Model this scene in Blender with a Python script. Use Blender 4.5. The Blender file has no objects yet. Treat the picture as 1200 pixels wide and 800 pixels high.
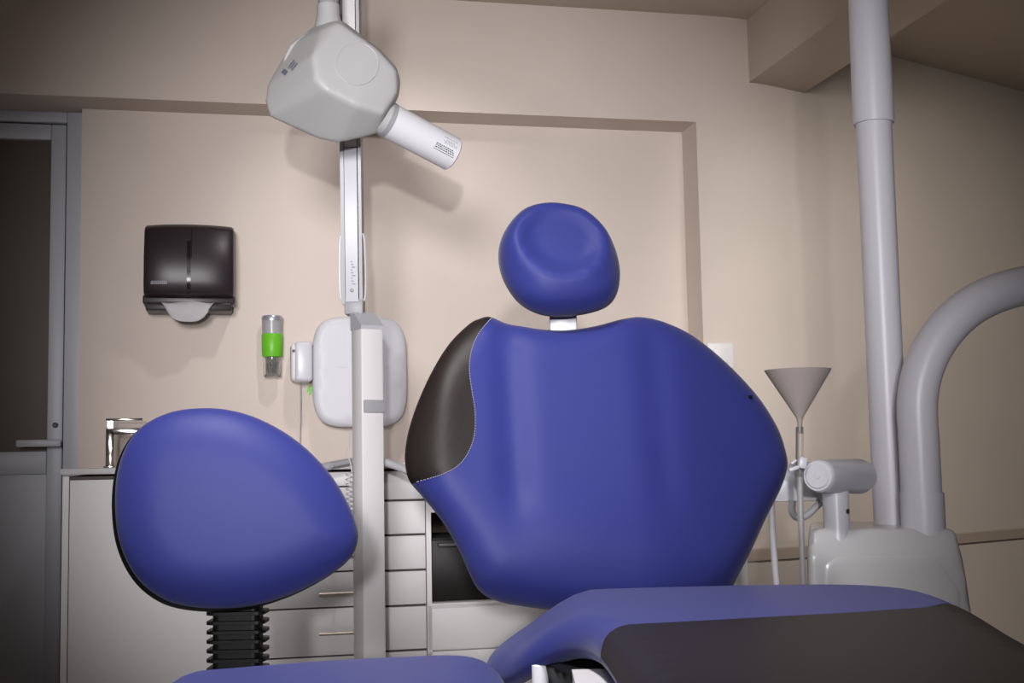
import bpy, bmesh, math, random
from mathutils import Vector, Matrix, Euler
from mathutils.geometry import delaunay_2d_cdt
from mathutils.bvhtree import BVHTree
random.seed(4)
C = bpy.context.scene.collection
R = math.radians
# ------------------------------------------------------------------ camera
F = 1486.0
CAMZ = 0.9
cam_d = bpy.data.cameras.new('camera'); cam = bpy.data.objects.new('camera', cam_d); C.objects.link(cam)
cam_d.sensor_width = 36; cam_d.lens = F*36/1200
cam_d.clip_start = 0.05
CM = Matrix.Translation((0,0,CAMZ)) @ (Matrix.Rotation(R(95.3),4,'X') @ Matrix.Rotation(-0.019,4,'Z'))
cam.matrix_world = CM
bpy.context.scene.camera = cam
Z = Vector((0,0,1)); CR = CM.to_3x3(); CO = Vector((0,0,CAMZ))
def ray(px,py): return CR @ Vector(((px-600)/F, (400-py)/F, -1))
def P(px,py,Y):
    d = ray(px,py); return CO + d*(Y/d.y)
def Pz(px,py,z):
    d = ray(px,py); return CO + d*((z-CAMZ)/d.z)
def Ppl(px,py,o,n):
    d = ray(px,py); return CO + d*((o-CO).dot(n)/d.dot(n))
# room frame: s along the back wall, d out from it, h up
TH = R(12.56)
U = Vector((math.cos(TH), math.sin(TH),0)); N = Vector((math.sin(TH), -math.cos(TH),0))
O = Vector((0,4.5,0))
def W(s,d,h): return O + U*s + N*d + Vector((0,0,h))
def S(px,py,d):
    p = Ppl(px,py,O+N*d,N); q = p-O
    return q.dot(U), p.z
# ------------------------------------------------------------------ materials
def mat(name, col, rough=.5, metal=0, bump=0, bscale=200, var=0, trans=0, coat=0, spec=.5, sheen=0, ior=1.45):
    m = bpy.data.materials.new(name); m.use_nodes = True
    nt = m.node_tree; b = nt.nodes['Principled BSDF']
    b.inputs['Base Color'].default_value = (*col,1); b.inputs['Roughness'].default_value = rough
    b.inputs['Metallic'].default_value = metal; b.inputs['Specular IOR Level'].default_value = spec
    b.inputs['Transmission Weight'].default_value = trans; b.inputs['Coat Weight'].default_value = coat
    b.inputs['Coat Roughness'].default_value = .15; b.inputs['IOR'].default_value = ior
    b.inputs['Sheen Weight'].default_value = sheen
    tc = nt.nodes.new('ShaderNodeTexCoord')
    if bump:
        n = nt.nodes.new('ShaderNodeTexNoise'); n.inputs['Scale'].default_value = bscale; n.inputs['Detail'].default_value = 3
        nt.links.new(tc.outputs['Object'], n.inputs['Vector'])
        bp = nt.nodes.new('ShaderNodeBump'); bp.inputs['Strength'].default_value = bump; bp.inputs['Distance'].default_value = .002
        nt.links.new(n.outputs['Fac'], bp.inputs['Height']); nt.links.new(bp.outputs['Normal'], b.inputs['Normal'])
    if var:
        n2 = nt.nodes.new('ShaderNodeTexNoise'); n2.inputs['Scale'].default_value = 3; n2.inputs['Detail'].default_value = 4
        nt.links.new(tc.outputs['Object'], n2.inputs['Vector'])
        r = nt.nodes.new('ShaderNodeValToRGB')
        r.color_ramp.elements[0].position = .3; r.color_ramp.elements[1].position = .7
        r.color_ramp.elements[0].color = (*[c*(1-var) for c in col],1); r.color_ramp.elements[1].color = (*[min(1,c*(1+var)) for c in col],1)
        nt.links.new(n2.outputs['Fac'], r.inputs['Fac']); nt.links.new(r.outputs['Color'], b.inputs['Base Color'])
    return m
M = dict(
 wall=mat('wall_paint',(.645,.562,.50),.75,bump=.25,bscale=260,var=.03,spec=.2),
 ceil=mat('ceiling_paint',(.62,.53,.45),.85,bump=.2,spec=.2),
 rail=mat('dado_paint',(.48,.39,.325),.6,var=.05),
 floor=mat('floor_vinyl',(.42,.40,.38),.35,var=.08),
 door=mat('door_enamel',(.50,.51,.55),.4,bump=.05),
 pane=mat('dark_room_glass',(.075,.052,.036),.5,var=.1),  # opaque pane: darkness of the room behind is put into its colour
 lam=mat('white_laminate',(.82,.805,.80),.5,bump=.03),
 gap=mat('shadow_gap_board',(.10,.085,.075),.7,var=.1),
 top=mat('white_worktop',(.66,.65,.65),.3,var=.03),
 blue=mat('blue_vinyl',(.018,.023,.130),.5,bump=.10,bscale=900,var=.03,spec=.2,sheen=.08),
 black=mat('black_leather',(.012,.009,.0085),.45,bump=.18,bscale=700,spec=.22),
 cover=mat('dark_brown_cover',(.016,.013,.012),.5,bump=.18,bscale=900,spec=.25),
 shell=mat('black_plastic',(.004,.004,.0045),.45,bump=.05,spec=.25),
 thread=mat('pale_thread',(.22,.22,.30),.8,bump=.1),
 white=mat('white_plastic',(.62,.62,.665),.32,bump=.02,spec=.5),
 polewhite=mat('white_painted_tube',(.74,.73,.78),.35,bump=.02),
 head=mat('white_moulded_plastic',(.52,.515,.515),.42,bump=.03),
 cone=mat('white_cone_plastic',(.80,.80,.84),.4,bump=.02),
 cream=mat('cream_enamel',(.76,.74,.74),.4,bump=.03),
 box=mat('pale_panel_plastic',(.62,.62,.66),.45,bump=.02),
 grey=mat('grey_plastic',(.36,.36,.38),.45,bump=.04),
 lgrey=mat('light_grey_plastic',(.5,.5,.53),.4,bump=.03),
 dgrey=mat('dark_grey_plastic',(.07,.07,.075),.5,bump=.04),
 smoke=mat('smoked_plastic',(.022,.015,.019),.38,bump=.02,spec=.5),
 smokedark=mat('dark_sight_window',(.007,.005,.006),.25,bump=.02),
 paper=mat('paper',(.80,.79,.80),.9,bump=.3,bscale=80),
 chrome=mat('chrome',(.62,.58,.55),.14,metal=1,bump=.02),
 nickel=mat('brushed_nickel',(.50,.44,.38),.32,metal=1,bump=.05),
 green=mat('green_silicone',(.14,.50,.02),.4,bump=.04),
 clear=mat('clear_plastic',(.92,.92,.92),.06,trans=.95,ior=1.3,bump=.01),
 frost=mat('frosted_plastic',(.55,.55,.55),.3,trans=.4,bump=.02),
 silver=mat('silver_badge',(.45,.45,.5),.35,metal=.6,bump=.02),
 funnel=mat('taupe_plastic',(.36,.31,.29),.45,bump=.03),
 ink=mat('grey_ink',(.09,.09,.11),.7,bump=.02),
 inkpale=mat('pale_ink',(.36,.36,.42),.7,bump=.02),
 unit=mat('white_gelcoat',(.60,.59,.605),.28,bump=.02,coat=.2),
 oven=mat('black_glass',(.010,.007,.007),.45,bump=.01,spec=.25),
 niche=mat('brown_board',(.17,.12,.085),.5,var=.15),
)
# ------------------------------------------------------------------ object helpers
def tag(o,label=None,cat=None,group=None,kind=None):
    if label: o['label']=label
    if cat: o['category']=cat
    if group: o['group']=group
    if kind: o['kind']=kind
    return o
def thing(name,label,cat,loc,rotz=0):
    o = bpy.data.objects.new(name,None); C.objects.link(o)
    o.empty_display_size=.05
    o.location=loc; o.rotation_euler=(0,0,rotz)
    return tag(o,label,cat)
def wmat(o):
    m = Matrix.Translation(o.location) @ o.rotation_euler.to_matrix().to_4x4()
    return wmat(o.parent) @ m if o.parent else m
def put(name, geo, m, parent=None, smooth=True, label=None, kind=None, origin=None, angle=40):
    """geo is a bmesh in world coordinates; parent may be a thing or a part."""
    me = bpy.data.meshes.new(name)
    geo.normal_update()
    geo.to_mesh(me); geo.free()
    o = bpy.data.objects.new(name, me)
    if parent is not None:
        me.transform(wmat(parent).inverted()); o.parent = parent
    elif origin is not None:
        me.transform(Matrix.Translation(-Vector(origin))); o.location = origin
    me.materials.append(M[m] if isinstance(m,str) else m)
    if smooth:
        me.shade_smooth()
        if angle: me.set_sharp_from_angle(angle=R(angle))
    C.objects.link(o)
    tag(o,label,None,None,kind)
    return o
def B(): return bmesh.new()
def add_box(bm, mtx, size, bev=0, seg=2):
    """box centred on mtx origin"""
    r = bmesh.ops.create_cube(bm, size=1.0)
    vs = r['verts']
    for v in vs: v.co = Vector((v.co.x*size[0], v.co.y*size[1], v.co.z*size[2]))
    if bev:
        es = list({e for v in vs for e in v.link_edges})
        rr = bmesh.ops.bevel(bm, geom=es, offset=bev, segments=seg, profile=.5, affect='EDGES')
        vs = list({v for f in rr['faces'] for v in f.verts} | {v for v in vs if v.is_valid})
    for v in vs: v.co = mtx @ v.co
    return bm
def room_mtx(s,d,h): # local x = along wall, y = into the wall, z up
    m = Matrix.Rotation(TH,4,'Z'); m.translation = W(s,d,h); return m
def rbox(bm,s0,s1,d0,d1,h0,h1,bev=0,seg=2):
    return add_box(bm, room_mtx((s0+s1)/2,(d0+d1)/2,(h0+h1)/2),(abs(s1-s0),abs(d1-d0),abs(h1-h0)),bev,seg)
def catmull(pts,n=8,closed=False):
    out=[]; k=len(pts); D=len(pts[0]); pts=[Vector(p) for p in pts]
    rng = range(k if closed else k-1)
    for i in rng:
        if closed: p0,p1,p2,p3 = pts[i-1],pts[i],pts[(i+1)%k],pts[(i+2)%k]
        else:
            p1,p2=pts[i],pts[i+1]; p0=pts[i-1] if i>0 else p1*2-p2; p3=pts[i+2] if i+2<k else p2*2-p1
        for j in range(n):
            t=j/n
            out.append(.5*((2*p1)+(p2-p0)*t+(2*p0-5*p1+4*p2-p3)*t*t+(3*p1-p0-3*p2+p3)*t**3))
    if not closed: out.append(pts[-1])
    return out
def add_tube(bm, pts, rad, sides=16, flat=None, cap=True, up=None):
    """sweep a circle (or flattened ellipse) along pts; rad number or list"""
    pts=[Vector(p) for p in pts]; n=len(pts); rings=[]
    ref = Vector(up) if up else Vector((0,0,1))
    prev=None
    for i,p in enumerate(pts):
        t=(pts[min(i+1,n-1)]-pts[max(i-1,0)]).normalized()
        if prev is None:
            a = ref.cross(t)
            if a.length<1e-3: a = Vector((1,0,0)).cross(t)
            a.normalize()
        else:
            a = prev - t*prev.dot(t); a.normalize()
        prev=a; b=t.cross(a)
        r = rad[i] if isinstance(rad,(list,tuple)) else rad
        fb = flat if flat else 1
        rings.append([bm.verts.new(p + a*(r*math.cos(2*math.pi*k/sides)) + b*(r*fb*math.sin(2*math.pi*k/sides))) for k in range(sides)])
    for i in range(n-1):
        for k in range(sides):
            bm.faces.new((rings[i][k],rings[i][(k+1)%sides],rings[i+1][(k+1)%sides],rings[i+1][k]))
    if cap:
        bm.faces.new(rings[0][::-1]); bm.faces.new(rings[-1])
    return bm
def add_lathe(bm, origin, axis, prof, sides=32, cap=True):
    """prof: list of (radius, height along axis)"""
    axis=Vector(axis).normalized()
    a = axis.orthogonal().normalized(); b=axis.cross(a); rings=[]
    for r,h in prof:
        c=Vector(origin)+axis*h
        if r<1e-6: rings.append([bm.verts.new(c)])
        else: rings.append([bm.verts.new(c+a*(r*math.cos(2*math.pi*k/sides))+b*(r*math.sin(2*math.pi*k/sides))) for k in range(sides)])
    for A,Bq in zip(rings,rings[1:]):
        if len(A)==1 and len(Bq)==1: continue
        for k in range(sides):
            if len(A)==1: bm.faces.new((A[0],Bq[(k+1)%sides],Bq[k]))
            elif len(Bq)==1: bm.faces.new((A[k],A[(k+1)%sides],Bq[0]))
            else: bm.faces.new((A[k],A[(k+1)%sides],Bq[(k+1)%sides],Bq[k]))
    if cap:
        if len(rings[0])>1: bm.faces.new(rings[0][::-1])
        if len(rings[-1])>1: bm.faces.new(rings[-1])
    bmesh.ops.recalc_face_normals(bm, faces=bm.faces[:])
    return bm
def hull(pts):
    bm=B()
    for p in pts: bm.verts.new(p)
    r=bmesh.ops.convex_hull(bm, input=bm.verts[:])
    dead=[g for g in r['geom_interior'] if isinstance(g,bmesh.types.BMVert)]
    if dead: bmesh.ops.delete(bm, geom=dead, context='VERTS')
    loose=[v for v in bm.verts if not v.link_faces]
    if loose: bmesh.ops.delete(bm, geom=loose, context='VERTS')
    bmesh.ops.recalc_face_normals(bm, faces=bm.faces[:])
    return bm
def rounded(bm, voxel, iters, sub=0):
    """voxel remesh + smoothing: soft moulded edges"""
    me=bpy.data.meshes.new('tmp'); bm.to_mesh(me); bm.free()
    o=bpy.data.objects.new('tmp',me); C.objects.link(o)
    m=o.modifiers.new('r','REMESH'); m.mode='VOXEL'; m.voxel_size=voxel
    s=o.modifiers.new('s','SMOOTH'); s.factor=.5; s.iterations=iters
    dg=bpy.context.evaluated_depsgraph_get(); dg.update()
    me2=bpy.data.meshes.new_from_object(o.evaluated_get(dg))
    bpy.data.objects.remove(o); bpy.data.meshes.remove(me)
    b2=B(); b2.from_mesh(me2); bpy.data.meshes.remove(me2)
    return b2
def prism(bm, poly, o, ex, ey, ez, t0, t1, bev=0, seg=2):
    """extrude a 2-D polygon (in ex,ey) between t0 and t1 along ez"""
    a=[bm.verts.new(o+ex*u+ey*v+ez*t0) for u,v in poly]; b=[bm.verts.new(o+ex*u+ey*v+ez*t1) for u,v in poly]
    n=len(poly); fs=[bm.faces.new(a[::-1]), bm.faces.new(b)]
    for i in range(n): fs.append(bm.faces.new((a[i],a[(i+1)%n],b[(i+1)%n],b[i])))
    bmesh.ops.recalc_face_normals(bm, faces=fs)
    if bev:
        es=[e for f in fs[:2] for e in f.edges]
        bmesh.ops.bevel(bm, geom=es, offset=bev, segments=seg, profile=.5, affect='EDGES')
    return bm
def rrect(w,h,r,n=6,sup=None):
    pts=[]
    for cx,cy,a0 in ((w/2-r,h/2-r,0),(-w/2+r,h/2-r,90),(-w/2+r,-h/2+r,180),(w/2-r,-h/2+r,270)):
        for k in range(n+1):
            a=R(a0+90*k/n); pts.append((cx+r*math.cos(a),cy+r*math.sin(a)))
    return pts
def inside(p,poly):
    x,y=p; c=False; n=len(poly); j=n-1
    for i in range(n):
        xi,yi=poly[i][0],poly[i][1]; xj,yj=poly[j][0],poly[j][1]
        if (yi>y)!=(yj>y) and x<(xj-xi)*(y-yi)/(yj-yi)+xi: c=not c
        j=i
    return c
def segdist(p,a,b):
    ab=b-a; t=max(0,min(1,(p-a).dot(ab)/max(ab.dot(ab),1e-12))); return (p-a-ab*t).length
def pillow(outline, frame, tf, tb, rf, rb, relief=None, step=.02, seam=None, regions=(), zfun=None):
    """cushion over a closed 2-D outline.  frame=(o,ex,ey,ez).  tf/tb front/back swell, rf/rb edge radii.
    seam: open polyline constraints.  regions: [(polygon)] -> front faces are split off.  returns [main bm, region bms...] and lift fn"""
    o,ex,ey,ez=frame
    out=[Vector(p) for p in outline]; n=len(out)
    def dist(p): return min(segdist(p,out[i-1],out[i]) for i in range(n))
    pts=list(out); edges=[(i,(i+1)%n) for i in range(n)]
    if seam:
        for line in seam:
            k0=len(pts); L=[Vector(q) for q in line]; pts+=L; edges+=[(k0+i,k0+i+1) for i in range(len(L)-1)]
    seampts=[Vector(q) for l in (seam or []) for q in l]
    area=sum(out[i-1].x*out[i].y-out[i].x*out[i-1].y for i in range(n))
    sg=1 if area>0 else -1
    rfun=rf if callable(rf) else (lambda u,v:rf)
    rr=max(max(rfun(p.x,p.y) for p in out),rb)
    prevd=0
    for fr in (.04,.12,.25,.42,.62,.85,1.1):
        d=rr*fr
        stepn = 1 if fr<.5 else 2
        for i in range(0,n,stepn):
            t=(out[(i+1)%n]-out[i-1]).normalized(); nn=Vector((-t.y,t.x))*sg
            q=out[i]+nn*d
            if inside(q,out) and dist(q)>d*.93 and all((q-w).length>step*.25 for w in seampts): pts.append(q)
    xs=[p.x for p in out]; ys=[p.y for p in out]
    y=min(ys)+step/2; row=0
    while y<max(ys):
        x=min(xs)+step*(.5+.5*(row%2))
        while x<max(xs):
            q=Vector((x,y))
            if inside(q,out) and dist(q)>rr*1.2 and all((q-w).length>step*.45 for w in seampts): pts.append(q)
            x+=step
        y+=step*.87; row+=1
    V,E,Fc,_,_,_=delaunay_2d_cdt(pts,edges,[],1,1e-6)
    V=[Vector(v) for v in V]
    D=[dist(v) for v in V]
    def prof(d,r,t): 
        q=min(d/r,1.0); return t*math.sqrt(max(0,1-(1-q)**2))
    def lift(u,v,d=None,extra=0):
        if d is None: d=dist(Vector((u,v)))
        r_=rfun(u,v); z=prof(d,r_,tf)+extra
        fade=min(1,d/(r_*1.2)); fade=fade*fade*(3-2*fade)
        if relief: z+=relief(u,v)*fade
        w=o+ex*u+ey*v+ez*z
        if zfun: w=zfun(u,v,w)
        return w
    front=[lift(v.x,v.y,D[i]) for i,v in enumerate(V)]
    back=[]
    for i,v in enumerate(V):
        w=o+ex*v.x+ey*v.y-ez*prof(D[i],rb,tb)
        back.append(zfun(v.x,v.y,w) if zfun else w)
    groups=[[] for _ in range(len(regions)+1)]
    for f in Fc:
        c=sum((V[i] for i in f),Vector((0,0)))/len(f)
        g=0
        for k,poly in enumerate(regions):
            if inside(c,poly): g=k+1
        groups[g].append(f)
    res=[]
    for g,fs in enumerate(groups):
        bm=B(); fm={}
        def fv(i):
            if i not in fm: fm[i]=bm.verts.new(front[i])
            return fm[i]
        for f in fs: bm.faces.new([fv(i) for i in f])
        if g==0:
            bmv={}
            def bv(i):
                if D[i]<1e-7 and i in fm: return fm[i]
                if i not in bmv: bmv[i]=bm.verts.new(back[i])
                return bmv[i]
            for f in Fc: bm.faces.new([bv(i) for i in f][::-1])
        # outward orientation
        if fs:
            bm.normal_update()
            nz=sum((fc.normal.dot(ez)*fc.calc_area() for fc in list(bm.faces)[:len(fs)]),0.0)
            if nz<0: bmesh.ops.reverse_faces(bm, faces=bm.faces[:])
        res.append(bm)
    return res, lift
def frame_from(o, normal, up=(0,0,1)):
    ez=Vector(normal).normalized(); ex=Vector(up).cross(ez).normalized(); ey=ez.cross(ex)
    return (o,ex,ey,ez)
def px2d(pts, fr):
    o,ex,ey,ez=fr; r=[]
    for px,py in pts:
        q=Ppl(px,py,o,ez)-o; r.append((q.dot(ex),q.dot(ey)))
    return r
def px2d_disp(pts, fr, f):
    o,ex,ey,ez=fr; r=[]
    for px,py in pts:
        z=0
        for _ in range(4):
            q=Ppl(px,py,o+ez*z,ez)-o; u,v=q.dot(ex),q.dot(ey); z=f(u,v)
        r.append((u,v))
    return r
def sstep(a,b,x):
    t=max(0,min(1,(x-a)/(b-a))); return t*t*(3-2*t)
def gauss(x,s): return math.exp(-(x/s)**2)
# ================================================================== THE ROOM
REC=.15
s_door,_ = S(94,300,0)
s_jr,_ = S(804,300,0)
s_pier,_ = S(821,300,REC)
s_cor,_ = S(880,95,REC)
h_niche = S(300,121.5,REC)[1]
h_ceil = S(840,19,REC)[1]
h_beam = S(880,95,REC)[1]
SL=-2.6
bm=B()
rbox(bm,s_door,s_pier,-.12,0,0,h_niche)                 # recessed panel
rbox(bm,SL,s_cor-.16,-.12,REC,h_niche,h_ceil)               # lintel band
rbox(bm,s_pier,s_cor-.16,-.12,REC,0,h_niche)                # pier right of the niche
put('wall_back',bm,'wall',smooth=False,kind='structure')
# splayed wall to the right
cpt=W(s_cor,REC,0); q=Pz(942,109,h_beam); dirv=Vector((q.x-cpt.x,q.y-cpt.y,0)).normalized()
nv=Vector((dirv.y,-dirv.x,0))
tl=.16
a0_=cpt-U*tl; a1_=cpt+dirv*tl
arc=[]
for i in range(17):
    t=i/16; arc.append(a0_*(1-t)**2+cpt*(2*t*(1-t))+a1_*t*t)
arc.append(cpt+dirv*5.5)
bm=B(); lo=[bm.verts.new((p.x,p.y,0)) for p in arc]; hi=[bm.verts.new((p.x,p.y,h_ceil)) for p in arc]
bk=[p-nv*.12 for p in (arc[0]-N*.1,arc[-1])]
for i in range(len(arc)-1): bm.faces.new((lo[i],lo[i+1],hi[i+1],hi[i]))
e0=[bm.verts.new((bk[1].x,bk[1].y,z)) for z in (0,h_ceil)]; e1=[bm.verts.new((bk[0].x,bk[0].y,z)) for z in (0,h_ceil)]
bm.faces.new((lo[-1],e0[0],e0[1],hi[-1])); bm.faces.new((e0[0],e1[0],e1[1],e0[1])); bm.faces.new((e1[0],lo[0],hi[0],e1[1]))
put('wall_right',bm,'wall',smooth=True,kind='structure',angle=30)
def on_right(px,py,off=0): return Ppl(px,py,cpt+nv*off,nv)
# dado line on the splayed wall
z1=on_right(1000,634).z
bm=B(); sec=[]
tr=[arc[0]-U*.02]+arc
for k_,p in enumerate(tr):
    t_=(tr[min(k_+1,len(tr)-1)]-tr[max(k_-1,0)]).normalized(); n_=Vector((t_.y,-t_.x,0))
    sec.append([bm.verts.new(p+n_*a_+Vector((0,0,z_))) for a_,z_ in ((-.004,z1-.042),(.012,z1-.042),(.014,z1-.004),(.011,z1),(-.004,z1))])
for a_,b_ in zip(sec,sec[1:]):
    for k_ in range(5): bm.faces.new((a_[k_],b_[k_],b_[(k_+1)%5],a_[(k_+1)%5]))
bm.faces.new(sec[0]); bm.faces.new(sec[-1][::-1]); bmesh.ops.recalc_face_normals(bm,faces=bm.faces[:])
put('trim_1',bm,'rail',smooth=False,kind='structure')
# beam along the ceiling
sb1=s_cor; qq=q-O; sb2=qq.dot(U)
bm=B(); rbox(bm,sb1,sb2+.0,-.6,4.6,h_beam,h_ceil); put('trim_2',bm,'ceil',smooth=False,kind='structure')
# floor, ceiling, left wall
bm=B(); rbox(bm,SL-.1,6.2,-4.6,5.6,-.1,0); put('floor',bm,'floor',smooth=False,kind='structure')
bm=B(); rbox(bm,SL-.1,6.2,-4.6,5.6,h_ceil,h_ceil+.1); put('ceiling',bm,'ceil',smooth=False,kind='structure')
bm=B(); rbox(bm,SL-.1,SL,-.4,5.6,0,h_ceil); put('wall_left',bm,'wall',smooth=False,kind='structure')
# door in the opening at the left
DD=-.06
def Sx(px,py=300,d=DD): return S(px,py,d)[0]
sA=Sx(76,300); sB=Sx(58,300)                            # leaf right edge, glass right edge
hT=S(40,145,DD)[1]; hG=S(30,163,DD)[1]
h_gl=S(30,529,DD)[1]; h_pl=S(25,556,DD)[1]
sLf=sA-.86; sG0=sLf+.085
door=bpy.data.objects.new('door_1',None); C.objects.link(door); door.location=W(sA,DD,0); door.rotation_euler=(0,0,TH)
tag(door,kind='structure')
bm=B()
rbox(bm,sA+.003,s_door+.05,DD-.06,DD+.012,0,h_niche,.004)
rbox(bm,sLf-.07,sA+.003,DD-.06,DD+.012,hT+.004,h_niche,.004)
rbox(bm,sLf-.07,sLf-.004,DD-.06,DD+.012,0,hT,.004)
put('door_frame',bm,'door',door)
bm=B()
rbox(bm,sB,sA,DD-.045,DD,0.01,hT,.004); rbox(bm,sLf,sG0,DD-.045,DD,0.01,hT,.004)
rbox(bm,sG0,sB,DD-.045,DD,hG,hT,.004); rbox(bm,sG0,sB,DD-.045,DD,h_pl,h_gl,.004); rbox(bm,sG0,sB,DD-.045,DD,.01,.12,.004)
rbox(bm,sG0-.01,sB+.01,DD-.04,DD-.012,.1,h_pl)
leaf=put('door_leaf',bm,'door',door)
bm=B(); rbox(bm,sG0-.01,sB+.01,DD-.03,DD-.02,h_gl-.01,hG+.01); put('door_pane',bm,'pane',door,smooth=False)
hx,hz=S(67,519,DD+.05)
bm=B()
add_tube(bm,[W(hx,DD,hz),W(hx,DD+.05,hz)],.009,12)
rbox(bm,S(19,519,DD+.05)[0],hx+.012,DD+.043,DD+.062,hz-.012,hz+.012,.005)
dh=put('door_handle',bm,'lgrey',door,label='pale lever handle')
lx,lz=S(65,498,DD)
bm=B(); add_lathe(bm,W(lx,DD,lz),N,[(.009,0),(.009,.006),(.006,.009),(0,.009)],16); put('lock_cylinder',bm,'dgrey',door,label='dark lock cylinder')
# ================================================================== CABINETS
CF=.5      # cabinet front distance from wall
zt=.897
zu=S(110,553,CF)[1]
WT=.02
sC0=S(73,650,CF)[0]; sC1=S(277,740,CF)[0]; sC2=S(450,650,CF)[0]; sC3=S(499.5,650,CF)[0]; sC5=S(877,660,CF)[0]
sC4=S(660,650,CF)[0]
zb=zt-WT
def carcass(bm,s0,s1): 
    rbox(bm,s0+.001,s1-.001,.003,CF-.02,.08,zb-.004); rbox(bm,s0+.01,s1-.01,.02,CF-.06,0,.08)
def fronts(root,s0,s1,lines,px,handles=None,gap=.004,names='drawer'):
    """lines: heights from top to bottom"""
    for i in range(len(lines)-1):
        bm=B(); rbox(bm,s0+.002,s1-.002,CF-.019,CF,lines[i+1]+gap/2,lines[i]-gap/2,.0015)
        dr=put(names,bm,'lam',root)
        if handles and handles[i]:
            hz,ha,hb=handles[i]
            bm=B(); add_tube(bm,[W(ha,CF+.03,hz),W(hb,CF+.03,hz)],.005,12)
            for sx in (ha+.05,hb-.05): add_tube(bm,[W(sx,CF,hz),W(sx,CF+.03,hz)],.004,10)
            put('handle',bm,'nickel',dr,label='brushed metal bar handle')
# worktop
bm=B(); rbox(bm,sC0-.008,sC5,0.002,CF+.015,zt-WT+.002,zt,.003)
wt=put('worktop',bm,'top',origin=W((sC0+sC5)/2,CF/2,zt-WT)); tag(wt,'white worktop slab running along the back wall above the cabinets','worktop')
t=thing('sink_cabinet','plain white cabinet at far left below the tap, behind the stool','cabinet',W((sC0+sC1)/2,.25,0),TH)
bm=B(); carcass(bm,sC0,sC1); put('carcass',bm,'gap',t,smooth=False)
bm=B(); rbox(bm,sC0-.002,sC0+.016,.003,CF-.0,0.0,zb-.003); put('side_panel',bm,'lam',t,smooth=False)
fronts(t,sC0+.016,sC1,[zb-.012,.08],100,names='door')
t=thing('drawer_cabinet','white drawer cabinet with bar handles, between stool backrest and white column','cabinet',W((sC1+sC2)/2,.25,0),TH)
bm=B(); carcass(bm,sC1,sC2); put('carcass',bm,'gap',t,smooth=False)
Ls=[zb-.004]+[S(360,y,CF)[1] for y in (571,621,671,713,770)]+[.09]
ha=S(374,742,CF+.03)[0]; hb=ha+.26
Hs=[None]+[(S(395,y,CF+.03)[1],ha,min(hb,sC2-.01)) for y in (604,651,695.5,742)]+[None]
fronts(t,sC1,sC2,Ls,0,Hs,gap=.005)
t=thing('drawer_cabinet','narrow white cabinet with handleless drawers, right of the white column','cabinet',W((sC2+sC3)/2,.25,0),TH)
bm=B(); carcass(bm,sC2,sC3); put('carcass',bm,'gap',t,smooth=False)
Ls=[zb-.004]+[S(475,y,CF)[1] for y in (586,626.5,668,709.5,762)]+[.09]
fronts(t,sC2,sC3,Ls,0,gap=.007)
t=thing('oven_cabinet','white cabinet with an open niche, behind the left edge of the blue chair back','cabinet',W((sC3+sC4)/2,.25,0),TH)
hn0=S(520,600,CF)[1]; hn1=S(530,706,CF)[1]; hl=S(540,761,CF)[1]
bm=B()
rbox(bm,sC3+.001,sC3+.016,.003,CF,.08,zb-.004); rbox(bm,sC4-.016,sC4-.001,.003,CF,.08,zb-.004)
rbox(bm,sC3+.016,sC4-.016,.003,CF,hn1-.016,hn1); rbox(bm,sC3+.016,sC4-.016,.003,CF,hn0,zb-.004)
rbox(bm,sC3+.016,sC4-.016,.003,CF-.02,.08,hn1-.016); rbox(bm,sC3+.01,sC4-.01,.02,CF-.06,0,.08)
put('carcass',bm,'lam',t,smooth=False)
bm=B(); rbox(bm,sC3+.016,sC4-.016,.003,.06,hn1,hn0); put('niche_back',bm,'niche',t,smooth=False,label='brown back board of the niche')
fronts(t,sC3,sC4,[hn1-.003,hl,.09],0)
so0=sC3+.02; so1=sC4-.05; ho1=S(530,631,CF-.03)[1]
t=thing('oven','black glass fronted oven standing in the white cabinet niche','oven',W((so0+so1)/2,.25,hn1),TH)
bm=B(); rbox(bm,so0,so1,.1,CF-.06,hn1,ho1,.004); put('body',bm,'dgrey',t)
bm=B(); rbox(bm,so0,so1,CF-.06,CF-.035,hn1+.004,ho1-.002,.004); put('door',bm,'oven',t)
bm=B(); rbox(bm,so0+.02,so1-.02,CF-.035,CF-.015,ho1-.024,ho1-.012,.004); put('handle',bm,'dgrey',t,label='dark horizontal handle bar')
t=thing('base_cabinet','white cabinet ending the run, mostly hidden behind the blue chair back','cabinet',W((sC4+sC5)/2,.25,0),TH)
bm=B(); carcass(bm,sC4,sC5); put('carcass',bm,'lam',t,smooth=False)
fronts(t,sC4,(sC4+sC5)/2,[zb-.004,.09],0,names='door'); fronts(t,(sC4+sC5)/2,sC5,[zb-.004,.09],0,names='door')
# faucet
fs,fh=S(129,540,.2)
t=thing('tap','square chrome mixer tap on the white worktop','tap',W(fs,.2,zt),TH)
hs=S(140,504,.2)[1]; hv=S(140,492,.2)[1]; se=S(168,500,.2)[0]
bm=B(); rbox(bm,fs-.013,fs+.013,.187,.213,zt,hs+.004,.004); rbox(bm,fs-.018,fs+.018,.182,.218,zt,zt+.006,.002); put('body',bm,'chrome',t)
bm=B(); prism(bm,[(-.012,-.012),(se-fs-.02,-.018),(se-fs,-.010),(se-fs-.004,.006),(-.012,.006)],W(fs,.2,hs),U,Vector((0,0,1)),N,-.013,.013,.002); put('spout',bm,'chrome',t)
bm=B(); rbox(bm,fs-.008,fs+.008,.192,.208,hs,hv); rbox(bm,fs-.013,se-.002,.19,.21,hv-.003,hv+.005,.002); put('lever',bm,'chrome',t)
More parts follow.
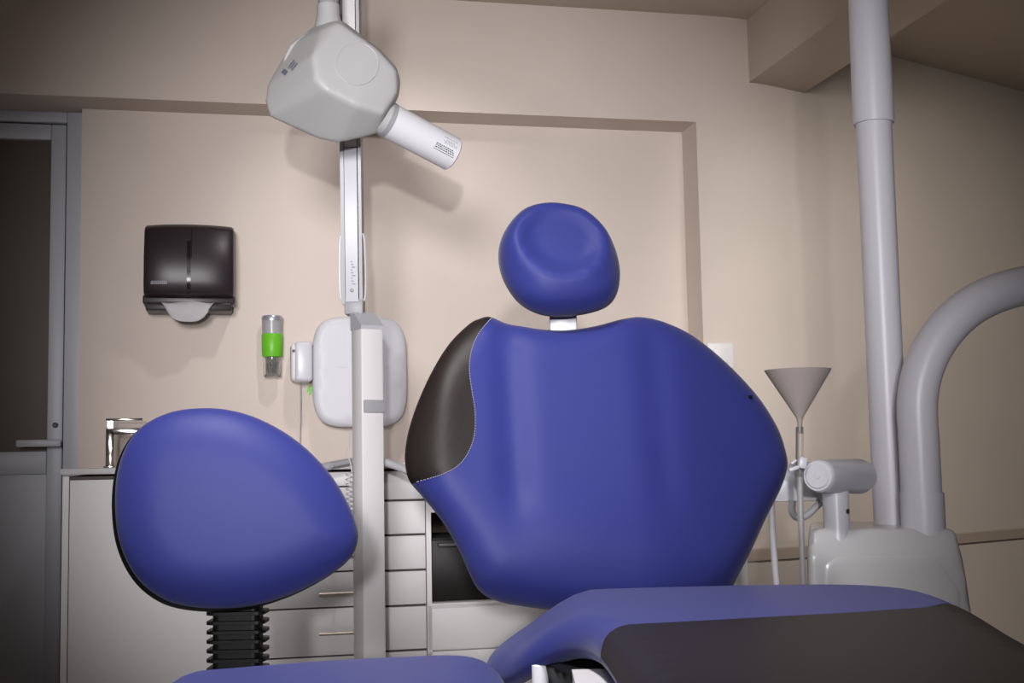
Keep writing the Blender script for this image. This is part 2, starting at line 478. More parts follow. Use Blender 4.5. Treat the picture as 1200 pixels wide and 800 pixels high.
# ================================================================== WALL THINGS
# towel dispenser
def Sd(px,py,d=.0): return S(px,py,d)
DF=.17
sl=S(168,310,DF*.9)[0]; sr=S(274,310,DF*.9)[0]; ht=S(221,263,DF*.7)[1]; hb_=S(221,347,DF)[1]; hbb=S(221,364,DF*.7)[1]
sm=(sl+sr)/2
t=thing('towel_dispenser','dark smoked plastic paper towel dispenser on the beige wall','dispenser',W(sm,0,hbb),TH)
H=ht-hb_
prof=[(0,hb_),(.128,hb_),(.16,hb_+.012),(.172,hb_+.05),(.168,hb_+.13),(.155,hb_+H*.72),(.135,hb_+H*.93),(.115,ht-.006),(.09,ht),(0,ht)]
prof=[(a,b) for a,b in prof]
bm=B()
nx=14; wd=sr-sl; cols=[]
for i in range(nx+1):
    u=i/nx*2-1; e=1-abs(u)**4*.10; ez_=(1-u*u)*.006
    cols.append([bm.verts.new(W(sm+u*wd/2,d*e,h+ (ez_ if h>hb_+H*.6 else 0))) for d,h in prof])
for a,b in zip(cols,cols[1:]):
    for k in range(len(prof)-1): bm.faces.new((a[k],b[k],b[k+1],a[k+1]))
bm.faces.new(cols[0]); bm.faces.new(cols[-1][::-1])
bmesh.ops.recalc_face_normals(bm,faces=bm.faces[:])
es=[e for e in bm.edges if e.calc_face_angle(0)>R(35)]
bmesh.ops.bevel(bm,geom=es,offset=.008,segments=3,profile=.5,affect='EDGES')
cover=put('cover',bm,'smoke',t)
bv=BVHTree.FromObject  # projection helper below
def proj_pts(bmref_obj, pts, direc, off):
    me=bmref_obj.data; mw=wmat(bmref_obj.parent) if bmref_obj.parent else Matrix.Identity(4)
    tree=BVHTree.FromPolygons([mw@v.co for v in me.vertices],[p.vertices[:] for p in me.polygons])
    out=[]
    for p in pts:
        hit,nn,_,_=tree.ray_cast(p-direc*.6,direc)
        out.append((hit if hit is not None else p)-direc*off)
    return out
def decal(root, ref, quad_pts, direc, m, name, off=.0012, n=(2,6), label=None):
    """grid patch laid on a surface; quad_pts = 4 world points (bl,br,tr,tl)"""
    bm=B(); a,b,c,d=[Vector(p) for p in quad_pts]; nu,nv_=n; g=[]
    for j in range(nv_+1):
        v=j/nv_; row=[(a.lerp(b,i/nu)).lerp(d.lerp(c,i/nu),v) for i in range(nu+1)]
        g.append([bm.verts.new(p) for p in proj_pts(ref,row,direc,off)])
    for j in range(nv_):
        for i in range(nu): bm.faces.new((g[j][i],g[j][i+1],g[j+1][i+1],g[j+1][i]))
    return put(name,bm,m,root,label=label)
s1=S(219,300,DF)[0]; s2=S(223.5,300,DF)[0]; h1=S(221,343,DF)[1]; h2=S(221,281,DF)[1]
decal(cover,cover,[W(s1,.2,h1),W(s2,.2,h1),W(s2,.2,h2),W(s1,.2,h2)],-N,'smokedark','sight_window',n=(2,10),label='dark vertical sight window')
h3=ht-.006; s3=S(224,280,DF)[0]
decal(cover,cover,[W(s3,.2,h2-.06),W(s3+.002,.2,h2-.06),W(s3+.002,.2,h3),W(s3,.2,h3)],-N,'smokedark','moulding_line',n=(1,8))
bs,bh=S(186,331,DF)
bd=decal(cover,cover,[W(bs-.027,.2,bh-.004),W(bs+.027,.2,bh-.004),W(bs+.023,.2,bh+.006),W(bs-.023,.2,bh+.006)],-N,'silver','badge',off=.002,n=(4,3),label='small silver badge')
bm=B()
for k in range(7):
    x=bs-.018+k*.006; w=.0015
    pts=proj_pts(cover,[W(x,.2,bh-.001),W(x+.003,.2,bh-.001),W(x+.004,.2,bh+.004),W(x+.001,.2,bh+.0045)],-N,.0026)
    bm.faces.new([bm.verts.new(p) for p in pts])
put('badge_lettering',bm,'ink',cover)
# (lettering too small to read in the photograph: only strokes)
bm=B(); rbox(bm,sl-.004,sr+.004,.002,.12,hbb+.022,hb_+.010,.006); rbox(bm,sl+.006,sr-.006,.002,.125,hbb,hbb+.026,.005); put('base',bm,'smoke',t)
# towel hanging out
p0=[(189,354),(196,359),(206,370),(216,375),(230,374),(243,370),(250,356),(246,353)]
bm=B(); rows=[]
for k,(d,f) in enumerate(((.128,0),(.137,.15),(.143,.45),(.142,.75),(.136,1))):
    row=[]
    for i in range(13):
        u=i/12; xt=188.5+u*63.5; depth=(1-abs(2*u-1)**3.2)
        yt=353.5+1.5*math.sin(u*9); yb=358+19*depth
        x=220+(xt-220)*(1-.12*f); py=yt+(yb-yt)*f
        s_,h_=S(x,py,.13); row.append(bm.verts.new(W(s_,d+.004*math.sin(u*11+k),h_)))
    rows.append(row)
for a,b in zip(rows,rows[1:]):
    for i in range(12): bm.faces.new((a[i],a[i+1],b[i+1],b[i]))
bmesh.ops.solidify(bm,geom=bm.faces[:],thickness=.002)
pt=put('paper_towel',bm,'paper',origin=W(S(220,360,.13)[0],.13,S(220,364,.13)[1])); tag(pt,'white paper towel poking out under the dark dispenser','paper towel')
# tumbler with green sleeve
ts,th0=S(319,441,.05); th1=S(320,370,.05)[1]; r0=.0365*(12/12)
pxm=4.33/F
rr_=12.2*pxm
t=thing('tumbler','slim clear tumbler with a bright green sleeve hung on the wall','tumbler',W(ts,.045,th0),TH)
hz=lambda py: S(320,py,.05)[1]-th0
o_=W(ts,.045,th0); bm=B(); add_lathe(bm,o_,Z,[(rr_*.78,0),(rr_*.82,.004),(rr_*.86,hz(417)),(rr_*.76,hz(417)),(rr_*.72,.008),(0,.008)],32,cap=False); put('clear_body',bm,'clear',t)
bm=B(); add_lathe(bm,o_,Z,[(rr_*.90,hz(418)),(rr_*.97,hz(416)),(rr_,hz(392)),(rr_*.94,hz(391)),(0,hz(391))],32); put('sleeve',bm,'green',t,label='bright green sleeve')
bm=B(); add_lathe(bm,o_,Z,[(rr_*.94,hz(391)),(rr_*.95,hz(376)),(0,hz(376))],32); put('upper_body',bm,'frost',t,label='grey frosted upper part')
bm=B(); add_lathe(bm,o_,Z,[(rr_*.97,hz(376)),(rr_*1.0,hz(372)),(rr_*.9,hz(370)),(0,hz(370))],32); put('cap',bm,'silver',t,label='silver cap')
bm=B()
for k in range(9):
    a=random.random()*6.28; q1=o_+Vector((math.cos(a)*.012,math.sin(a)*.012,.012)); q2=q1+Vector((random.uniform(-.008,.008),random.uniform(-.008,.008),random.uniform(.03,.055)))
    add_tube(bm,[q1,q2],.0022,8)
put('filling',bm,'dgrey',t,label='dark sticks inside the clear base')
bm=B(); rbox(bm,ts-.014,ts+.014,.0,.02,th0+hz(412),th0+hz(396)); put('wall_clip',bm,'lgrey',t)
# rounded wall panel
CB=.10
cs,chh=S(422,435,CB); wL=S(366.5,435,CB)[0]; wR=S(478,435,CB)[0]; hT_=S(422,370,CB)[1]; hB_=S(422,500,CB)[1]
cs=(wL+wR)/2; chh=(hT_+hB_)/2; wW=wR-wL; wH=hT_-hB_
t=thing('wall_panel','rounded white wall box behind the white column','wall box',W(cs,0,chh),TH)
outl=[]
for k in range(96):
    a=2*math.pi*k/96; c,s=math.cos(a),math.sin(a); e=2/4.2
    outl.append((abs(c)**e*math.copysign(1,c)*wW/2, abs(s)**e*math.copysign(1,s)*wH/2))
(bm,),lf=pillow(outl,(W(cs,CB-.028,chh),U,Vector((0,0,1)),N),.026,.004,.026,.01,step=.018)
fp=put('front_cover',bm,'box',t,angle=None)
bm=B(); prism(bm,[(x*.96,y*.96) for x,y in outl],W(cs,0,chh),U,Vector((0,0,1)),N,.001,CB-.029); put('back_box',bm,'lgrey',t)
for pxx in (401,453):
    ss,hh=S(pxx,427,CB)
    bm=B(); prism(bm,rrect(.034,.018,.006,4),W(ss,CB-.001,hh),U,Vector((0,0,1)),N,-.001,.0008); put('embossed_mark',bm,'box',fp,smooth=False)
# charger box left of it
as0=S(341,424,.1)[0]; as1=S(367,424,.1)[0]; ah0=S(353,447,.1)[1]; ah1=S(353,400,.1)[1]
t=thing('charger','small white plug-in charger with black spot, beside rounded wall box','charger',W((as0+as1)/2,0,ah0),TH)
bm=B(); rbox(bm,as0+.012,as1-.002,.001,.115,ah0,ah1,.012,3); put('adapter',bm,'white',t)
bm=B(); rbox(bm,as0,as0+.034,.02,.105,ah0+.004,ah1-.006,.012,3); put('face_block',bm,'cream',t)
ss,hh=S(344,411,.106); bm=B(); add_lathe(bm,W(ss+.0,.1035,hh),N,[(.005,0),(.005,.003),(0,.003)],16); put('black_spot',bm,'dgrey',t,label='black round spot')
cp=[W(S(352,447,.06)[0],.06,ah0+.01)]+[W(S(x,y,.03)[0],.03,S(x,y,.03)[1]) for x,y in ((352,452),(352,480),(351.5,505),(351,525),(351,543))]
bm=B(); add_tube(bm,catmull(cp,6),.0022,8); put('cord',bm,'lgrey',t,label='thin pale cord hanging down')
# green sticker on the wall below charger
ss,hh=S(363.5,457,0)
bm=B(); prism(bm,[(-.004,-.016),(.004,-.016),(.004,-.006),(.013,-.006),(.006,.004),(.010,.004),(0,.020),(-.010,.004),(-.006,.004),(-.013,-.006),(-.004,-.006)],W(ss,.0,hh),U,Vector((0,0,1)),N,.0005,.002)
st=put('sticker',bm,'green',origin=W(ss,0,hh)); tag(st,'tiny green tree shaped sticker on wall below the charger','sticker')
# wall plate behind the chair
ps0,ph0=S(829,432,REC); ps1,ph1=S(858,402,REC)
t=thing('socket_plate','square cream wall plate peeking out above right shoulder of chair back','wall plate',W((ps0+ps1)/2,REC,(ph0+ph1)/2),TH)
bm=B(); rbox(bm,ps0,ps1,REC,REC+.010,ph0,ph1,.004); put('plate',bm,'cream',t)
bm=B(); rbox(bm,ps0+.02,ps1-.02,REC+.010,REC+.014,ph0+.02,ph1-.02,.002); put('rocker',bm,'cream',t)
# ================================================================== X-RAY UNIT
XD=3.4
pc=P(431.5,560,XD); A=R(32)
xr=thing('xray_unit','white dental x-ray unit on a tall column with its head tilted down right','x-ray unit',(pc.x,pc.y,0),A)
pe=Vector((math.cos(A),math.sin(A),0)); pn=Vector((math.sin(A),-math.cos(A),0)); w_=.065
ztop=P(437,385,XD).z; zcap=P(425,366,XD).z
def pbox(bm,x0,x1,y0,y1,z0,z1,bev=0):
    m=Matrix.Rotation(A,4,'Z'); m.translation=Vector((pc.x,pc.y,0))+pe*((x0+x1)/2)+pn*((y0+y1)/2)+Vector((0,0,(z0+z1)/2))
    return add_box(bm,m,(x1-x0,y1-y0,z1-z0),bev)
bm=B(); pbox(bm,-w_/2,w_/2,-w_/2,w_/2,.06,ztop,.005); put('column',bm,'cream',xr)
base=Vector((pc.x,pc.y,0))
def pl(x,y,z): return base+pe*x+pn*y+Vector((0,0,z))
e=.001
bm=hull([pl(sx*(w_/2+e),sy*(w_/2+e),ztop-.004) for sx in(-1,1) for sy in(-1,1)]+[pl(sx*(w_/2+e),w_/2+e,ztop+.006) for sx in(-1,1)]+[pl(sx*(w_/2+e),-w_/2-e,zcap) for sx in(-1,1)]+[pl(sx*(w_/2+e),-w_/2+.02,zcap) for sx in(-1,1)])
put('column_cap',bm,'lgrey',xr,smooth=False,label='grey sloping column cap')
zl0=P(437,484,XD).z; zl1=P(437,469,XD).z
bm=B(); pbox(bm,-w_/2+.005,w_/2+.002,w_/2-.002,w_/2+.007,zl0,zl1,.003); put('latch',bm,'grey',xr,label='grey latch plate')
bm=B(); pbox(bm,-.2,.2,-.16,.16,.03,.07,.012)
put('base',bm,'cream',xr)
for sx in (-.17,.17):
    for sy in (-.13,.13):
        c=pl(sx,sy,.028); bm=B(); add_lathe(bm,c-pe*.012,pe,[(.026,0),(.028,.003),(.028,.021),(.026,.024)],20); put('caster',bm,'dgrey',xr)
# arm
Yb=3.43
def tp(px,py,Y): return P(px,py,Y)
bm=B(); a0=tp(416,367,Yb); a1=tp(416,354,Yb)
add_box(bm,Matrix.Translation((a0+a1)/2),(.05,.06,(a1-a0).length+.01),.003); put('arm_joint',bm,'grey',xr,label='grey joint block')
ab=tp(414.5,357,Yb); at=tp(409,-70,Yb-.08)
adir=(at-ab).normalized(); ax=Vector((1,0,0)); ax=(ax-adir*ax.dot(adir)).normalized(); ay=adir.cross(ax)   # ay points into the room? checked below
if ay.y>0: ay=-ay
L=(at-ab).length
def aprism(poly2,l0,l1,bev=0):  # poly in ax, ay
    bm=B(); prism(bm,poly2,ab,ax,ay,adir,l0,l1,bev); return bm
k=Yb/F
bm=B()
for x0,x1 in ((-12.5,-8.2),(8.2,12)):
    prism(bm,[(x0*k,-.03),(x1*k,-.03),(x1*k,.028),(x0*k,.028)],ab,ax,ay,adir,.0,L,.001)
prism(bm,[(-9*k,-.03),(9*k,-.03),(9*k,.0),(-9*k,.0)],ab,ax,ay,adir,.0,L,.001)
arm=put('arm',bm,'lgrey',xr)
Lw=(tp(414,178,Yb)-ab).length
bm=B(); prism(bm,[(-7.3*k,-.0),(7.3*k,-.0),(7.3*k,.034),(-7.3*k,.034)],ab,ax,ay,adir,.006,Lw,.002); wp=put('arm_cover',bm,'white',arm,label='white arm cover')
bm=B(); prism(bm,[(-7.3*k,-.0),(7.3*k,-.0),(7.3*k,.030),(-7.3*k,.030)],ab,ax,ay,adir,Lw+.002,L-.01,.002); put('upper_cover',bm,'cream',arm)
sc=tp(415,341,Yb); bm=B(); q=ab+adir*(sc-ab).dot(adir)+ay*.034; add_lathe(bm,q,ay,[(.0055,0),(.0055,.002),(.003,.003),(0,.003)],14); put('screw',bm,'grey',arm)
bm=B()
for i in range(9):
    q=ab+adir*(.055+i*.0075)+ay*.0345+ax*(.002 if i%3 else .004); pr=[(-.004,-.0016),(.006-.003*(i%3),-.0016),(.006-.003*(i%3),.0016),(-.004,.0016)]
    prism(bm,pr,q,ax,adir,ay,0,.0006)
put('arm_lettering',bm,'inkpale',arm,smooth=False,label='faint grey lettering')
bm=B()
for sx,xo in ((-1,-12.4),(1,12.2)):
    l0=(tp(415,350,Yb)-ab).length; l1=(tp(413,275,Yb)-ab).length
    pts=[ab+ax*(xo*k)+ay*.012+adir*.01, ab+ax*((xo+sx*2.4)*k)+ay*.014+adir*.025, ab+ax*((xo+sx*3.0)*k)+ay*.014+adir*(l1*.5), ab+ax*((xo+sx*2)*k)+ay*.014+adir*(l1*.9), ab+ax*(xo*k)+ay*.012+adir*l1]
    add_tube(bm,catmull(pts,6),.0028,8)
put('side_rod',bm,'white',arm)
# thin dark cable near the top of the arm
bm=B(); add_tube(bm,catmull([tp(412,-60,3.36),tp(411,-20,3.36),tp(413,4,3.37),tp(412,12,3.37),tp(415,22,3.375),tp(417,30,3.39)],6),.0042,8); put('cable',bm,'dgrey',arm,label='black cable')
# head
HD=3.12
fpoly=[(377,34,3.11),(397,26,3.11),(441,57,3.125),(464,82,3.145),(466,108,3.145),(450,133,3.12),(420,124,3.08),(382,105,3.05),(369,92,3.05),(367,64,3.06)]
mpoly=[(368,30),(384,24),(402,24),(420,38),(446,58),(465,78),(470,95),(468,113),(456,137),(443,157),(420,163),(396,168),(372,163),(345,150),(315,137),(310,119),(313,99),(328,75),(340,52)]
pts=[P(*p) for p in fpoly]+[P(x,y,3.19) for x,y in mpoly]
pts+=[P(390+(x-390)*.8,95+(y-95)*.8,3.30) for x,y in mpoly]
bm=rounded(hull(pts),.006,14)
hd=put('head',bm,'head',xr,angle=None)
# raised hump on the left flank
bm=rounded(hull([P(x,y,z) for z,k_ in ((3.17,.9),(3.25,1)) for x,y in ((340,52),(362,36),(372,48),(352,78),(336,84),(331,70))]),.005,6)
put('flank_hump',bm,'head',hd,angle=None)
# circular cover
vd=ray(419,76).normalized()
def ring_pts(cx,cy,r,n=48): return [P(cx+r*math.cos(2*math.pi*i/n),cy+r*math.sin(2*math.pi*i/n)*1.0,3.1) for i in range(n)]
rp=proj_pts(hd,ring_pts(419,75,24.5),vd,.0003)
bm=B(); add_tube(bm,rp+rp[:2],.0022,8,cap=False); put('disc_rim',bm,'head',hd)
bm=B(); vs=[bm.verts.new(p) for p in proj_pts(hd,ring_pts(419,75,24),vd,.0022)]
vs2=[bm.verts.new(p) for p in proj_pts(hd,ring_pts(419,75,12,48),vd,.0024)]; cc=bm.verts.new(proj_pts(hd,[P(419,75,3.1)],vd,.0024)[0])
for i in range(48): bm.faces.new((vs[i],vs[(i+1)%48],vs2[(i+1)%48],vs2[i])); bm.faces.new((vs2[i],vs2[(i+1)%48],cc))
bmesh.ops.recalc_face_normals(bm,faces=bm.faces[:]); put('disc_cover',bm,'head',hd,label='round disc on the head')
# side markings
bm=B()
for cx,cy,w,h,ang in ((333.5,84,6,5.5,-52),(341,75,12,1.1,-52),(343,76.5,9,1.1,-52),(345,78,11,1.1,-52)):
    ca,sa=math.cos(R(ang)),math.sin(R(ang)); vv=ray(cx,cy).normalized()
    q=[P(cx+ (x*ca-y*sa),cy+(x*sa+y*ca),3.1) for x,y in ((-w/2,h/2),(w/2,h/2),(w/2,-h/2),(-w/2,-h/2))]
    bm.faces.new([bm.verts.new(p) for p in proj_pts(hd,q,vv,.006)])
sol=bmesh.ops.solidify(bm,geom=bm.faces[:],thickness=.001)
put('side_marking',bm,'inkpale',hd,smooth=False,label='faded blue grey marking on the flank')
# neck
n0=P(385,30,3.2); 
bm=B(); zz=lambda y:P(385,y,3.2).z-n0.z
add_lathe(bm,n0,Z,[(.040,-.02),(.033,zz(24)),(.030,zz(19)),(.030,zz(7)),(.028,zz(6))],28); put('neck',bm,'head',xr)
bm=B(); add_lathe(bm,n0,Z,[(.027,zz(7)),(.027,zz(-40)),(.024,zz(-45))],28); put('swivel',bm,'grey',xr,label='grey swivel pin')
bm=B(); add_tube(bm,[P(385,-38,3.2),P(397,-52,3.28),P(409,-60,3.36)],.028,16); put('yoke',bm,'lgrey',xr)
# cone
c0=P(452,139,3.20); c1=P(531,181,3.30); cax=(c1-c0).normalized(); cl=(c1-c0).length; cr=.046
bm=B(); add_lathe(bm,c0,cax,[(0,.012),(cr,.012),(cr,cl-.004),(cr-.004,cl),(cr-.009,cl),(cr-.009,.02),(0,.02)],48,cap=False); cn=put('cone',bm,'cone',xr)
bm=B(); add_lathe(bm,c0,cax,[(cr-.001,-.05),(cr-.001,-.0005),(0,-.0005)],40); put('cone_socket',bm,'head',xr)
bm=B(); add_lathe(bm,c0,cax,[(cr-.002,.0),(cr+.001,.0005),(cr+.0015,.011),(cr-.002,.012)],48); put('cone_collar',bm,'grey',cn,label='grey collar')
# printed lines near the cone's end: direction on cylinder
def conept(l,a,off=.0008):
    vv=-(ray(500,165).normalized()); e1=(vv-cax*vv.dot(cax)).normalized(); e2=cax.cross(e1)
    if e2.z<0: e2=-e2
    return c0+cax*l+(e1*math.cos(a)+e2*math.sin(a))*(cr+off)
def mark(bm,l0,l1,a0,a1):
    n=max(1,int(abs(a1-a0)/.12)+1); prev=None
    for i in range(n+1):
        a=a0+(a1-a0)*i/n; cur=(bm.verts.new(conept(l0,a)),bm.verts.new(conept(l1,a)))
        if prev: bm.faces.new((prev[0],prev[1],cur[1],cur[0]))
        prev=cur
bm=B()
le=cl-.012
mark(bm,le-.062,le,-.18,-.15)
for j,a in enumerate((-.04,.07,.17)):
    x=le-.060
    while x<le-.006-.004*j:
        w=random.uniform(.003,.007); mark(bm,x,x+w,a-.028,a+.028); x+=w+.0018
put('cone_lettering',bm,'ink',cn,smooth=False,label='dark printed lines')
bm=B()
for a,x0,x1 in ((.38,.040,.012),(.47,.044,.012),(.56,.036,.016),(.72,.044,.010)):
    x=le-x0
    while x<le-x1+.006:
        w=random.uniform(.003,.006); mark(bm,x,x+w,a-.022,a+.022); x+=w+.002
put('cone_emblem',bm,'inkpale',cn,smooth=False,label='pale grey printed emblem')
# push handle
hp=[P(340,572,3.28),P(360,553,3.33),P(385,546,3.40),P(413,541,3.455),P(431,538.5,3.465),P(450,541,3.455),P(478,551,3.40),P(505,566,3.32),P(528,590,3.26)]
bm=B(); add_tube(bm,catmull(hp,6),.015,16,flat=.75); ph=put('push_handle',bm,'lgrey',xr,label='grey curved push handle')
bm=B(); add_tube(bm,catmull([P(388,545,3.375),P(400,542.5,3.405),P(410,540.5,3.43)],5),.008,10); put('grip_inlay',bm,'grey',ph)
# coiled cord
cpts=[]; n=17*10
for i in range(n+1):
    q=P(409+2*i/n,553+96*i/n,3.37); a=2*math.pi*i/10
    cpts.append(q+Vector((math.cos(a)*.008,math.sin(a)*.008,0)))
bm=B(); add_tube(bm,[P(411,505,3.385),P(410,520,3.375),P(407,532,3.37),P(411,543,3.37)]+cpts,.0022,6); put('coiled_cord',bm,'lgrey',xr,label='grey coiled cord')
# ================================================================== DENTAL CHAIR
SZ=.685
CY=2.15                        # backrest bottom depth
bo=P(690,690,CY+.03)
fy=R(9); rec=R(14)
bn=Vector((math.sin(fy)*math.cos(rec),-math.cos(fy)*math.cos(rec),math.sin(rec)))
BF=frame_from(bo,bn)
chair=thing('dental_chair','blue upholstered dental chair with black side pad and dark foot cover','dental chair',(.34,1.85,0))
ol=[(575,373),(600,382),(632,387),(664,388),(697,383),(728,375),(752,373),(780,380),(812,396),(850,427),(885,464),(909,501),(920,533),(921,552),(913,576),(896,610),(880,645),(866,672),(850,700),(820,716),(740,722),(660,716),(605,709),(577,702),(560,690),(549,670),(538,645),(519,612),(495,582),(480,564),(475,546),(475,525),(481,496),(493,463),(509,430),(527,402),(547,382),(560,375)]
sm_=[(578,370),(569,381),(558,397),(551,416),(549,437),(552,462),(555.5,485),(555,510),(549,530),(538,546),(522,556),(502,561.5),(470,564)]
pu=lambda px,py: px2d([(px,py)],BF)[0]
uL=pu(596,500)[0]; uR=pu(765,480)[0]; uRe=pu(915,540)[0]; uLe=pu(480,540)[0]
lum=pu(660,622); lp=pu(515,460); vlo=pu(600,650)[1]; vhi=pu(600,560)[1]; vb=pu(690,690)[1]
def brel(u,v):
    z=-.011*gauss(u-uL,.028)*sstep(vlo,vhi,v)
    z+=-.075*sstep(uR-.06,uRe+.05,u)-.007*gauss(u-uR,.03)*sstep(vlo,vhi,v)
    z+=.010*gauss(u-lum[0],.15)*gauss(v-lum[1],.06)
    z+=-.012*sstep(uLe+.06,uLe-.02,u)+.006*gauss(u-lp[0],.04)*gauss(v-lp[1],.14)
    z+=-.018*sstep(vb+.06,vb-.04,v)
    return z
ol2=px2d_disp(ol,BF,brel); bol=catmull(ol2,5,True)
sm2=catmull(px2d_disp(sm_,BF,lambda u,v:brel(u,v)+.03),4)
sin_=[q for q in sm2 if inside((q.x,q.y),bol)]
reg=[(q.x,q.y) for q in sm2]+px2d([(440,560),(440,340),(580,340)],BF)
bez=BF[3]
(bm,bmk),blift=pillow(bol,BF,.045,.035,.058,.05,zfun=lambda u,v,w:w+bez*brel(u,v),step=.014,seam=[sin_],regions=[reg])
br=put('backrest',bm,'blue',chair,angle=60)
put('side_pad',bmk,'black',br,angle=None,label='black leather side pad')
bm=B(); pr=[q for q in sin_]
acc=0
dense=catmull(pr,4)
i=0
while i<len(dense)-1:
    a=dense[i]; b=dense[i+1]
    if (i//1)%2==0: add_tube(bm,[blift(a.x,a.y,None,.0008),blift(b.x,b.y,None,.0008)],.0008,6)
    i+=1
put('seam_stitch',bm,'thread',br,label='pale stitching line')
bm=B(); q=Ppl(885,461,bo,bn)-bn*.02; add_lathe(bm,q-bn*.0,bn.cross(Vector((0,0,1)))*-1,[(.003,-.006),(.003,.001),(0,.001)],12); put('edge_stud',bm,'shell',br,label='tiny black stud on right edge')
# headrest
ho=P(655,306,2.30); hn=Vector((math.sin(fy)*.9,-.97,-.05)).normalized(); hn=Vector((math.sin(R(4)),-math.cos(R(4)),math.sin(R(3)))).normalized()
HF=frame_from(ho,hn)
hol=[(655,241),(682,248),(705,267),(719,291),(726,317),(724,341),(713,358),(691,367),(662,371),(634,369),(610,357),(594,337),(585,313),(585,288),(595,265),(612,248),(633,241)]
pk=2.3/F
dc=px2d([(655,285)],HF)[0]
def htilt(u,v): return -.22*(v-dc[1])-.05*(u-dc[0])
h2=catmull(px2d_disp(hol,HF,htilt),6,True)
def hrf(u,v): return .026+.034*sstep(.02,-.07,v-dc[1])
def hrel(u,v):
    x=(u-dc[0])/(50*pk); y=(v-dc[1])/(44*pk); r=math.sqrt(x*x+y*y)
    low=max(0,min(1,.55-.5*y/max(r,.2)))
    return -.014*(1-sstep(.62,1.15,r))+.008*gauss(r-1.18,.2)*low
hez=HF[3]
(bm,),_=pillow(h2,HF,.066,.03,hrf,.03,relief=hrel,step=.008,zfun=lambda u,v,w:w+hez*htilt(u,v))
put('headrest',bm,'blue',chair,angle=None)
bm=B(); a=P(660,345,2.33); b=P(660,420,2.30); fr=frame_from(b,(a-b),up=(0,-1,0))
add_box(bm,Matrix.Translation((a+b)/2)@Matrix.Rotation(R(2),4,'X'),(.050,.014,(a-b).length),.004); put('headrest_post',bm,'white',chair,label='white headrest post')
# seat + foot cushion
def zdrop(u,v,w):
    d=.075*sstep(.13,-.05,w.x)*sstep(1.68,1.93,w.y)
    d+= .03*sstep(1.60,1.2,w.y)*0
    return w-Vector((0,0,d))
so=Vector((0,0,SZ-.036)); SFm=(so,Vector((1,0,0)),Vector((0,1,0)),Vector((0,0,1)))
def sp(px,py): q=Pz(px,py,SZ); return (q.x,q.y)
so_l=[(.115,.95),(.112,1.3),(.108,1.55),(.095,1.70),(.06,1.79),(.0,1.86),(-.045,1.96),(-.045,2.06),(0,2.12),(.1,2.15),(.25,2.165),(.42,2.17),(.55,2.15),(.625,2.09),(.655,2.0),(.645,1.8),(.60,1.5),(.575,1.25),(.56,.95),(.48,.89),(.33,.88),(.19,.89)]
sol=catmull(so_l,9,True)
seamp=[(.0,1.60)]+[sp(*p) for p in ((690,757),(693,744),(703,736),(725,732),(800,728),(900,722.5),(1000,717),(1050,713.5),(1092,709.5))]+[(.75,2.0)]
sline=catmull(seamp,5)
s_in=[q for q in sline if inside((q.x,q.y),sol)]
reg2=[(q.x,q.y) for q in sline]+[(.9,.5),(-.1,.5)]
(bm,bmk),_=pillow(sol,SFm,.036,.022,.045,.03,step=.02,seam=[s_in],regions=[reg2],zfun=zdrop)
st_=put('seat',bm,'blue',chair,angle=60)
put('foot_cover',bmk,'cover',st_,angle=None,label='dark brown foot cover')
# substructure
bm=hull([Vector((x,y,z)) for z,dx in ((SZ-.07,.0),(SZ-.16,.03)) for x,y in ((.005+dx,2.02),(.015+dx,1.90),(.075+dx,1.70),(.58-dx,1.70),(.58-dx,2.08),(.06+dx,2.08))])
put('seat_pan',rounded(bm,.010,3),'shell',chair,angle=None,label='black underside pan')
pts=[Vector((x,y,z)) for x in (.072,.54) for y,z in ((1.30,SZ-.075),(1.74,SZ-.068),(1.80,SZ-.10),(2.0,.30),(1.75,.18))]
put('lift_arm',hull(pts),'unit',chair,smooth=False,label='white lift body under the seat')
q=P(633,790,1.84); bm=B(); add_lathe(bm,(q.x,q.y,.45),Z,[(.012,0),(.012,P(633,779,1.84).z-.45),(.008,P(633,777,1.84).z-.45)],20); put('pivot_pin',bm,'white',chair,label='short white pin')
bm=B(); add_box(bm,Matrix.Translation((.34,1.85,.06)),(.46,.9,.12),.04,4); put('floor_base',bm,'unit',chair)
pb=BF[0]-BF[3]*.05
bm=B(); add_box(bm,Matrix.Translation(Vector((.30,2.12,SZ-.17)))@Matrix.Rotation(fy,4,'Z'),(.24,.16,.14),.02,3); put('hinge_housing',bm,'shell',chair)
# ================================================================== STOOL
so_=P(275,600,2.0)
sn=Vector((math.sin(R(8)),-math.cos(R(8)),math.sin(R(6)))).normalized()
SF=frame_from(so_,sn)
stool=thing('stool','blue dentist stool with egg shaped backrest on black ribbed bellows','stool',(-.22,1.58,0))
sol_=[(238,478),(270,480.5),(302,490),(336,508),(366,532),(391,561),(409,592),(418,616),(419,633),(413,650),(399,665),(374,681),(340,697),(300,709),(262,713),(224,711),(194,703),(168,685),(150,660),(139,630),(135,597),(136,565),(142,537),(154,513),(173,495),(203,482)]
s2d=catmull(px2d(sol_,SF),5,True)
scx,scy=px2d([(275,600)],SF)[0]
(bm,),_=pillow(s2d,SF,.035,.014,.06,.014,step=.014,relief=lambda u,v:.012*(1-((u-scx)/.2)**2-((v-scy)/.16)**2))
sb=put('backrest',bm,'blue',stool,angle=60)
shell_ol=[(p[0]*1.006-.0075,p[1]*1.012-.003) for p in s2d]
(bm,),_=pillow(shell_ol,(SF[0]-SF[3]*.022,SF[1],SF[2],SF[3]),.012,.03,.014,.05,step=.02)
put('back_shell',bm,'shell',stool,angle=60,label='black back shell')
